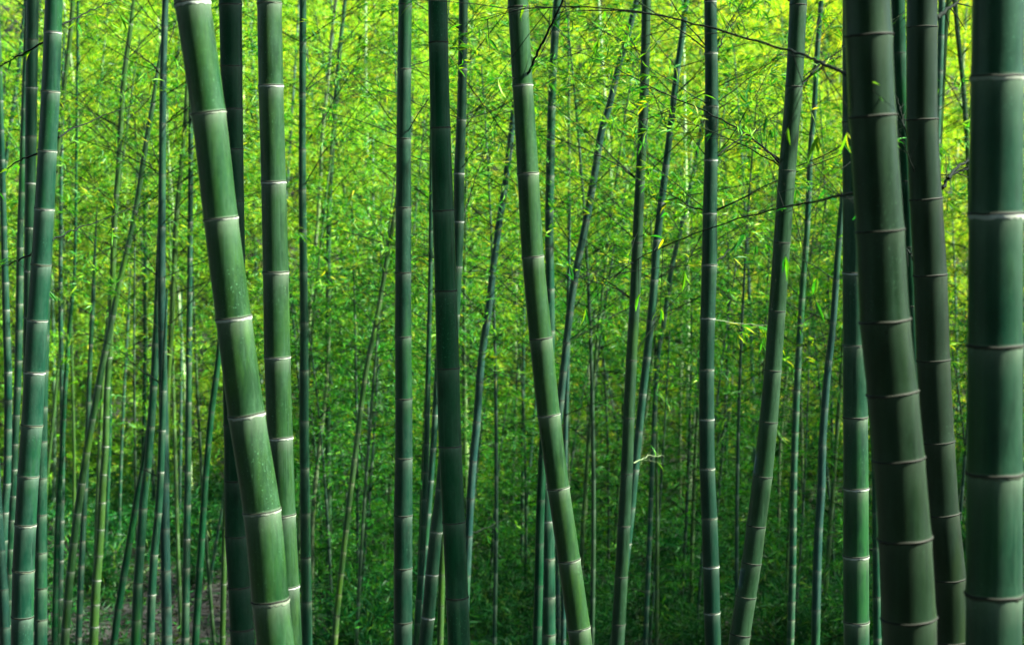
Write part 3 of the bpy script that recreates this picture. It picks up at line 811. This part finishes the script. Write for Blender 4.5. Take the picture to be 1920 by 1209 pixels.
bare('Z', [(985, 158), (992, 135), (1008, 98), (1030, 55), (1056, 0), (1070, -40)], .006, -.2, leafy=0, tip=.6)
bare('Z', [(975, 152), (960, 146), (948, 136)], .003, -.1, leafy=0)
bare('AL', [(1594, 144), (1540, 118), (1500, 101), (1440, 84), (1320, 50), (1200, 22), (1060, 13), (985, 17), (900, 40)], .0048, 2.2, leafy=1)
bare('AH', [(1464, 302), (1430, 275), (1390, 245), (1310, 203), (1225, 165), (1140, 120), (1060, 90)], .0055, 1.0, leafy=1)
bare('AD', [(1196, 338), (1160, 312), (1120, 290), (1060, 265), (1010, 243)], .006, .6)
bare('AD', [(1202, 110), (1185, 80), (1160, 45), (1125, 0)], .005, .6)
bare('AD', [(1188, 562), (1140, 535), (1080, 520), (1030, 505)], .005, .6)
bare('AL', [(1605, 361), (1560, 370), (1520, 380), (1440, 395), (1320, 432), (1210, 478), (1150, 520)], .0042, 2.5, leafy=1)
bare('AH', [(1504, 160), (1525, 135), (1545, 117), (1582, 104)], .006, .3, leafy=0)
bare('AH', [(1461, 305), (1445, 288), (1432, 280)], .007, -.1, leafy=0)
bare('AN', [(1768, 353), (1778, 335), (1795, 322), (1822, 314), (1860, 300)], .006, .4, leafy=0, tip=.4)
bare('AN', [(1778, 335), (1800, 310), (1822, 296), (1850, 270)], .006, .5, leafy=0, tip=.4)
bare('AN', [(1757, 35), (1772, 20), (1790, 8), (1805, -6)], .008, .3, leafy=0)
bare('AN', [(1715, 490), (1708, 478), (1700, 466)], .006, .2, leafy=0)
bare('AN', [(1704, 268), (1692, 220), (1680, 180)], .003, .2, leafy=0)
bare('AN', [(1720, 335), (1705, 300), (1690, 255)], .0025, -.15, leafy=0)
bare('J', [(298, 327), (270, 300), (230, 265), (170, 210), (118, 170), (60, 120)], .006, .8, leafy=1)
bare('J', [(300, 139), (270, 108), (240, 85), (190, 35), (160, 0)], .006, .6, leafy=1)
bare('J', [(297, 308), (285, 270), (270, 235), (255, 200)], .004, .5)
bare('J', [(296, 517), (255, 488), (210, 460), (105, 405)], .006, .8, leafy=1)
bare('J', [(297, 715), (260, 690), (210, 648), (120, 606)], .006, .8, leafy=1)
bare('J', [(298, 895), (270, 880), (240, 872)], .006, .4, leafy=1)
bare('J', [(313, 230), (335, 210), (352, 196)], .006, -.4, leafy=0)
bare('J', [(317, 80), (330, 40), (335, 20)], .005, .4, leafy=2)
bare('A', [(110, 258), (140, 240), (200, 215), (270, 190)], .005, 1.2, leafy=1)
bare('A', [(98, 452), (140, 430), (200, 410), (270, 380)], .005, 1.2, leafy=1)
bare('A', [(82, 80), (40, 102), (0, 125), (-30, 140)], .005, .4, leafy=1)
bare('A', [(116, 47), (150, 30), (190, 12), (220, -2)], .005, .6, leafy=1)
bare('A', [(72, 288), (40, 300), (10, 318), (-20, 330)], .005, .4, leafy=1)
bare('A', [(60, 475), (30, 490), (0, 502)], .005, .4, leafy=1)
bare('T', [(630, 190), (665, 150), (700, 120), (745, 60)], .0045, .5)
bare('T', [(619, 425), (660, 395), (700, 370), (740, 346)], .0045, .5)
bare('T', [(616, 550), (660, 525), (700, 505), (740, 485)], .0045, .5)
bare('T', [(615, 370), (595, 350), (570, 335), (548, 325)], .0045, .5)
bare('T', [(613, 490), (590, 472), (560, 455), (540, 440)], .0045, .5)
bare('T', [(620, 672), (650, 655), (700, 630), (738, 610)], .0045, .5)
bare('T', [(619, 800), (650, 780), (690, 745), (730, 700)], .0045, .5)
bare('T', [(619, 925), (660, 895), (700, 870), (725, 850)], .0045, .5)
bare('X', [(868, 412), (880, 370), (905, 300), (930, 260)], .005, .5, leafy=1)
bare('X', [(871, 150), (920, 215), (955, 260), (990, 300)], .005, .5, leafy=1)
bare('Y', [(884, 1000), (910, 990), (940, 975), (958, 965)], .006, .4, leafy=1)
bare('Y', [(906, 712), (925, 702), (942, 698)], .006, .4, leafy=1)
bare('AG', [(1346, 292), (1380, 265), (1420, 245), (1465, 225)], .005, .5, leafy=2)
bare('AG', [(1346, 95), (1362, 60), (1385, 30), (1420, 5)], .005, .5, leafy=2)
bare('AG', [(1344, 490), (1370, 468), (1400, 450), (1430, 435)], .005, .5, leafy=1)
bare('AG', [(1320, 394), (1290, 385), (1250, 360), (1215, 340)], .005, .5, leafy=2)
bare('AG', [(1340, 600), (1380, 606), (1430, 612), (1450, 628)], .003, .3, mat=M_TWIGPALE, leafy=3)
bare('AD', [(1188, 868), (1215, 855), (1245, 855)], .005, .3, mat=M_TWIGPALE, leafy=1)
bare('K2', [(359, 390), (380, 370), (400, 350)], .005, .3)
bare('N', [(398, 760), (430, 745), (460, 735)], .004, .4)

# ------------------------------------------------------------------ ground
xs = np.concatenate([np.linspace(-150, -24, 22, endpoint=False), np.linspace(-24, 24, 130, endpoint=False), np.linspace(24, 150, 22)])
ys = np.concatenate([np.linspace(-60, -4, 12, endpoint=False), np.linspace(-4, 60, 190, endpoint=False), np.linspace(60, 180, 24)])
GX, GY = np.meshgrid(xs, ys)
gzv = ground_z(GX, np.minimum(GY, 75))
gv = np.stack([GX, GY, gzv], -1).reshape(-1, 3)
nx, ny = len(xs), len(ys)
ii, jj = np.meshgrid(np.arange(nx - 1), np.arange(ny - 1))
a = (jj * nx + ii).ravel()
mb = MB(); mb.add(gv, np.stack([a, a + 1, a + nx + 1, a + nx], -1))
tag(link('ground', mb.mesh('ground', [ground_material()])), kind='structure')

# ------------------------------------------------------------------ hillside bamboo: individuals sharing a few crowns and culms
PROTO = []
for i in range(7):
    H = 6.0 + .5 * i
    cm, lean = crown_proto(300 + i, H, .12, 1.3, 76, 11, None, .92, (9, 17))
    typ = ['teal', 'pale', 'green', 'blue', 'lime', 'teal', 'pale'][i]
    sm = straight_culm(H, .030 + .002 * i, lean).mesh('culm', [CULM[typ]])
    PROTO.append((sm, cm, H))
HLAB = 'slender feathery bamboo with a yellow-green crown rising from the far sunlit hillside'
HGRP = 'feathery bamboo covering the far hillside'
count = 0
rows_y = np.arange(25.6, 43.5, 1.45)
for ry in rows_y:
    half = 0.3 * ry + 2.2
    x = -half
    while x < half:
        px = x + random.uniform(-.6, .6); py = ry + random.uniform(-.6, .6)
        x += random.uniform(1.45, 1.95) * (1.0 if ry < 36 else 1.15)
        if px / py < -.285 and py > 34:
            continue                          # the gap where sky shows at the far left
        sm, cm, H = random.choice(PROTO)
        loc = (px, py, gz(px, py) - .04)
        root = empty('bamboo', loc, HLAB, 'bamboo', HGRP)
        sc = random.uniform(.78, 1.12)
        root.scale = (sc, sc, sc)
        root.rotation_euler = (random.gauss(0, .05), random.gauss(0, .06), random.uniform(0, 6.28))
        c = link('culm', sm, root); c.color = (random.uniform(1.2, 2.6),) * 3 + (1,)
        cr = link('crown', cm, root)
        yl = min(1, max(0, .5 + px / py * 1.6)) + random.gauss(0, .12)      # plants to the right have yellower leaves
        g_ = min(1, max(0.25, (py - 25) / 6))                                   # shade put into the crown colour: darker emerald towards the slope foot
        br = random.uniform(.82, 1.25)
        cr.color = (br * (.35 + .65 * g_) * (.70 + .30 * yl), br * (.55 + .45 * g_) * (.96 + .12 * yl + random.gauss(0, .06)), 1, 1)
        count += 1
print('hillside', count)

# young leafy bamboo in the middle distance
PROTO2 = []
for i in range(4):
    H = 5.5 + .5 * i
    cm, lean = crown_proto(400 + i, H, .45, .95, 40, 4, M_LEAF, .9)
    sm = straight_culm(H, .021 + .002 * i, lean).mesh('culm', [CULM[['teal', 'green', 'lime', 'olive'][i]]])
    PROTO2.append((sm, cm))
YLAB = 'thin young bamboo with loose leafy top between thick culms and hillside'
for px, Yd in [(60, 17), (165, 19), (255, 18), (330, 20), (395, 19), (545, 18), (590, 20), (660, 17), (705, 21), (780, 18), (880, 20), (925, 17), (1085, 19),
               (1110, 16), (1150, 21), (1235, 18), (1300, 20), (1390, 17), (1425, 21), (1480, 19), (1545, 18), (1570, 22), (1650, 19), (1790, 17)]:
    p = at(px, 600, Yd)
    sm, cm = random.choice(PROTO2)
    root = empty('bamboo', (p[0], Yd, gz(p[0], Yd) - .03), YLAB, 'bamboo', 'young bamboo in the middle distance')
    sc = random.uniform(.85, 1.15); root.scale = (sc,) * 3
    root.rotation_euler = (random.gauss(0, .04), random.gauss(0, .05), random.uniform(0, 6.28))
    link('culm', sm, root); link('crown', cm, root)

# leafy low-branched young bamboo in the shade of the valley
PROTO3 = []
for i in range(3):
    cm, lean = crown_proto(450 + i, 4.2 + .5 * i, .10, 1.0, 54, 6, M_LEAF, .9, (6, 12))
    PROTO3.append((straight_culm(4.2 + .5 * i, .020, lean).mesh('culm', [CULM['teal']]), cm))
for k in range(44):
    py = random.uniform(17.0, 27.5); px = random.uniform(-.13, .31) * py
    sm, cm = random.choice(PROTO3)
    root = empty('bamboo', (px, py, gz(px, py) - .03), 'low-branched leafy young bamboo in the deep shade of the valley floor', 'bamboo', 'leafy young bamboo on the shaded valley floor')
    root.rotation_euler = (random.gauss(0, .05), random.gauss(0, .06), random.uniform(0, 6.28)); sc = random.uniform(.75, 1.15); root.scale = (sc,) * 3
    link('culm', sm, root); cr = link('crown', cm, root); cr.color = (.45, .80, 1.3, 1)  # bluish green tint puts the valley shade into the crown colour

# far thicket closing the hillside: one mass nobody could count
mb = MB()
nL = 120000
py = rng.uniform(43, 58, nL); px = rng.uniform(-1, 1, nL) * (.33 * py + 2)
keep = ~((px / py < -.285))
px, py = px[keep], py[keep]; nL = len(px)
clump = 3.2 + 2.4 * np.sin(px * 1.7 + py * .6) * np.cos(py * 1.1 - px * .4)
pz = ground_z(px, py) + rng.random(nL) ** .7 * (clump + 2.2)
d = rng.normal(size=(nL, 3)); d[:, 2] -= .5
leaves(mb, np.stack([px, py, pz], -1), d, rng.uniform(.18, .30, nL), rng.uniform(.04, .06, nL), 0, False, np.clip(rng.normal(.55, .25, nL), 0, 1))
tag(link('far_thicket', mb.mesh('far_thicket', [M_LEAF_HILL], False)), 'mass of distant yellow-green bamboo foliage along the top of the hill', 'thicket', kind='stuff')

# ------------------------------------------------------------------ undergrowth
def bush_proto(seed, mat):
    rg = np.random.default_rng(seed)
    st = MB(); lf = MB(); Bp = []; Dp = []
    for k in range(16):
        az = rg.uniform(0, 6.28); el = rg.uniform(.5, 1.4); L = rg.uniform(.5, 1.25)
        d = np.array([math.cos(az) * math.cos(el), math.sin(az) * math.cos(el), math.sin(el)])
        t = np.linspace(0, 1, 6)[:, None]
        P = d * L * t - np.array([0, 0, 1]) * .35 * L * t ** 2
        tube(st, P, .006 * (1 - .7 * t[:, 0]), 4)
        for q in range(16):
            s = rg.uniform(.25, 1)
            p = d * L * s - np.array([0, 0, 1]) * .35 * L * s * s + rg.normal(0, .07, 3)
            sd = d * .5 + rg.normal(0, .5, 3)
            for w in range(6):
                Bp.append(p + rg.normal(0, .03, 3)); Dp.append(sd + rg.normal(0, .45, 3) + np.array([0, 0, -.2]))
    Bp = np.array(Bp); Dp = np.array(Dp); n = len(Bp)
    Bp[:, 2] = np.maximum(Bp[:, 2], .02)
    leaves(lf, Bp, Dp, rg.uniform(.07, .14, n), rg.uniform(.010, .017, n), 0, False)
    return st.mesh('stem', [M_TWIG]), lf.mesh('foliage', [mat], False)


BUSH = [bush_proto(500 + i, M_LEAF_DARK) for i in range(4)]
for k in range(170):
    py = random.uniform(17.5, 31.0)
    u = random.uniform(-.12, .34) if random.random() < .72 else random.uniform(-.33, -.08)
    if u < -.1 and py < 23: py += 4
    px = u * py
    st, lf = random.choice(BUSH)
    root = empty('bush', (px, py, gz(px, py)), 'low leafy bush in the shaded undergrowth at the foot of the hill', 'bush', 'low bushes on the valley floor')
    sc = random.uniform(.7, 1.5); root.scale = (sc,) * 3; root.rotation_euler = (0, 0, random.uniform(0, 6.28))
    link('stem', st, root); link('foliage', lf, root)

# low bamboo seedlings and creepers carpeting the slope
mb = MB(); n = 90000
py = rng.uniform(26.5, 45, n); px = rng.uniform(-.36, .36, n) * py
d = rng.normal(size=(n, 3)); d[:, 2] = np.abs(d[:, 2]) * .5
leaves(mb, np.stack([px, py, ground_z(px, py) + rng.random(n) ** 1.5 * 1.3], -1), d, rng.uniform(.10, .18, n), rng.uniform(.02, .03, n), 0, False)
tag(link('slope_cover', mb.mesh('slope_cover', [M_LEAF], False)), 'low green seedlings carpeting the slope under the feathery bamboo', 'ground cover', kind='stuff')

# ground cover of low leaves and fallen dry leaves
mb = MB(); nL = 110000
py = rng.uniform(13, 34, nL); px = rng.uniform(-.34, .34, nL) * py
dens = np.sin(px * .8 + 1) * np.cos(py * .6) + rng.normal(0, .5, nL) + px * .04
k = dens > -0.55
px, py = px[k], py[k]; n = len(px)
d = rng.normal(size=(n, 3)); d[:, 2] = np.abs(d[:, 2]) * .6
leaves(mb, np.stack([px, py, ground_z(px, py) + rng.random(n) * .18], -1), d, rng.uniform(.08, .16, n), rng.uniform(.013, .022, n), 0, False)
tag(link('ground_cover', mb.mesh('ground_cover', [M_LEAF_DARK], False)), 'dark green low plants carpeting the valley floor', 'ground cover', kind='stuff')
M_DRY = plain('dry_leaf', (0.0085, 0.0075, 0.0030), .8, .6, 3)
mb = MB(); n = 90000
py = rng.uniform(9, 32, n); px = rng.uniform(-.34, .34, n) * py
d = rng.normal(size=(n, 3)); d[:, 2] *= .3
leaves(mb, np.stack([px, py, ground_z(px, py) + .006 + rng.random(n) * .03], -1), d, rng.uniform(.06, .14, n), rng.uniform(.012, .022, n), 0, False)
tag(link('leaf_litter', mb.mesh('leaf_litter', [M_DRY], False)), 'fallen dry bamboo leaves scattered over the brown forest floor', 'leaf litter', kind='stuff')

# a pale fallen pole across the valley floor at left, and a fallen twig
def fallen(name, p0, p1, r, mat, lab, cat):
    a = np.array(p0); b = np.array(p1); t = np.linspace(0, 1, 22)[:, None]
    P = a + (b - a) * t; P[:, 2] += .02 * np.sin(t[:, 0] * 3)
    o = np.array([a[0], a[1], a[2]])
    mb = MB(); ra = np.full(22, r); ra[::4] *= 1.15
    tube(mb, P - o, ra, 10)
    ob = link(name, mb.mesh(name, [mat])); ob.location = o
    tag(ob, lab, cat)


def on_ground(x, y, lift=0.0):
    """ground point seen at an image position"""
    for Yd in np.arange(8, 45, .02):
        p = at(x, y, Yd)
        if p[2] <= gz(p[0], p[1]) + lift:
            return p
    return p


fallen('fallen_pole', on_ground(345, 981, .45), on_ground(418, 977, .45), .018, M_TWIGPALE, 'pale grey pole lying level low in the gap behind the thick slanting culm', 'pole')
fallen('fallen_cane', on_ground(215, 1120, .05), on_ground(300, 1050, .05), .016, M_TWIGPALE, 'dull fallen cane lying on brown ground right of the sunlit yellow-green bamboo', 'cane')
fallen('fallen_cane', on_ground(330, 1150, .05), on_ground(395, 1120, .05), .014, M_TWIG, 'dark fallen cane lying on the ground left of the dark blackish green culm', 'cane')
fallen('fallen_twig', on_ground(672, 1200, .03), on_ground(722, 1148, .25), .010, M_TWIGPALE, 'bare pale twig lying on the ground left of the close-ringed upright culm', 'twig')

# the grove goes on beyond the picture (left, behind, overhead, and right of the valley): unseen masses, added and shaped to shade the scene
def grove(lab, n_leaf, n_culm, px_f, py_r, h0, h1, big=(.13, .22)):
    mb = MB()
    for k in range(n_culm):
        py = random.uniform(*py_r); a_, b_ = px_f(py); px = random.uniform(a_, b_); z = gz(px, py)
        P = np.array([[px, py, z], [px + .1, py, z + .5 * h1], [px + random.uniform(-.5, .6), py, z + h1]])
        tube(mb, P, np.array([.045, .04, .015]), 8, 1)
    py = rng.uniform(*py_r, n_leaf); a_, b_ = px_f(py)
    px = a_ + (b_ - a_) * rng.random(n_leaf)
    pz = ground_z(px, py) + h0 + rng.random(n_leaf) ** .7 * (h1 - h0)
    d = rng.normal(size=(n_leaf, 3)); d[:, 2] -= .5
    leaves(mb, np.stack([px, py, pz], -1), d, rng.uniform(*big, n_leaf), rng.uniform(.03, .05, n_leaf), 0, False)
    tag(link('grove', mb.mesh('grove', [M_LEAF_DARK, CULM['dark']], False)), lab, 'grove', kind='stuff')


grove('mass of the same bamboo grove going on at the left', 110000, 70, lambda y: (-11.5 - np.maximum(y, 0) * .33, -2.2 - np.maximum(y, 0) * .33), (-7, 25), 1.0, 9.0)
grove('mass of the same bamboo grove going on behind', 160000, 50, lambda y: (-12 + 0 * y, 6 + 0 * y), (-14, -4), .5, 9.0)
grove('unseen leafy canopy added overhead to block sky light', 200000, 0, lambda y: (-11 + 0 * y, 2.3 + 0 * y), (-14, 12), 8.6, 11.5)
grove('mass of the same bamboo grove on the right of the valley', 70000, 40, lambda y: (1.0 + y * .34, 9.0 + y * .34), (15, 26), .8, 12.0)
grove('unseen loose leaves added at the right of the viewer to dapple the culms', 4200, 0, lambda y: (4.2 + y * .25, 8.5 + y * .25), (-1, 10), 3.0, 9.0)

# ------------------------------------------------------------------ light
w = bpy.data.worlds.new('World'); scene.world = w; w.use_nodes = True
nt = w.node_tree
for n in list(nt.nodes): nt.nodes.remove(n)
SUN_EL, SUN_AZ = R(48), R(100)          # azimuth clockwise from +Y (view direction) towards +X
sky = nt.nodes.new('ShaderNodeTexSky'); sky.sky_type = 'NISHITA'; sky.sun_disc = False
sky.sun_elevation = SUN_EL; sky.sun_rotation = SUN_AZ
bg = nt.nodes.new('ShaderNodeBackground'); bg.inputs['Strength'].default_value = 0.05
ow = nt.nodes.new('ShaderNodeOutputWorld')
nt.links.new(sky.outputs[0], bg.inputs[0]); nt.links.new(bg.outputs[0], ow.inputs[0])
ld = bpy.data.lights.new('sun', 'SUN'); ld.energy = 5.0; ld.angle = R(2.0); ld.color = (1.0, .95, .82)
sun = bpy.data.objects.new('sun', ld); col.objects.link(sun)
from mathutils import Vector
to_sun = Vector((math.sin(SUN_AZ) * math.cos(SUN_EL), math.cos(SUN_AZ) * math.cos(SUN_EL), math.sin(SUN_EL)))
sun.rotation_euler = to_sun.to_track_quat('Z', 'Y').to_euler()

scene.view_settings.view_transform = 'Standard'
scene.view_settings.look = 'None'
scene.view_settings.exposure = 3.6
scene.view_settings.gamma = 1
cy = scene.cycles
cy.max_bounces = 6; cy.diffuse_bounces = 3; cy.glossy_bounces = 2; cy.transmission_bounces = 3
cy.caustics_reflective = False; cy.caustics_refractive = False
cy.use_denoising = True


# thin air haze over the whole valley
hz = MB()
x0, x1, y0, y1, z0, z1 = -160, 160, -65, 185, -14, 60
V = [(x, y, z) for x in (x0, x1) for y in (y0, y1) for z in (z0, z1)]
hz.add(V, [(0, 1, 3, 2), (4, 6, 7, 5), (0, 4, 5, 1), (2, 3, 7, 6), (0, 2, 6, 4), (1, 5, 7, 3)])
m, nt, N, L = new_mat('haze')
pv = N.new('ShaderNodeVolumePrincipled'); pv.inputs['Color'].default_value = (.80, .95, .62, 1); pv.inputs['Density'].default_value = .00004
o = N.new('ShaderNodeOutputMaterial'); L.new(pv.outputs[0], o.inputs['Volume'])
tag(link('haze', hz.mesh('haze', [m], False)), 'thin pale haze between the far stems', 'haze', kind='stuff')
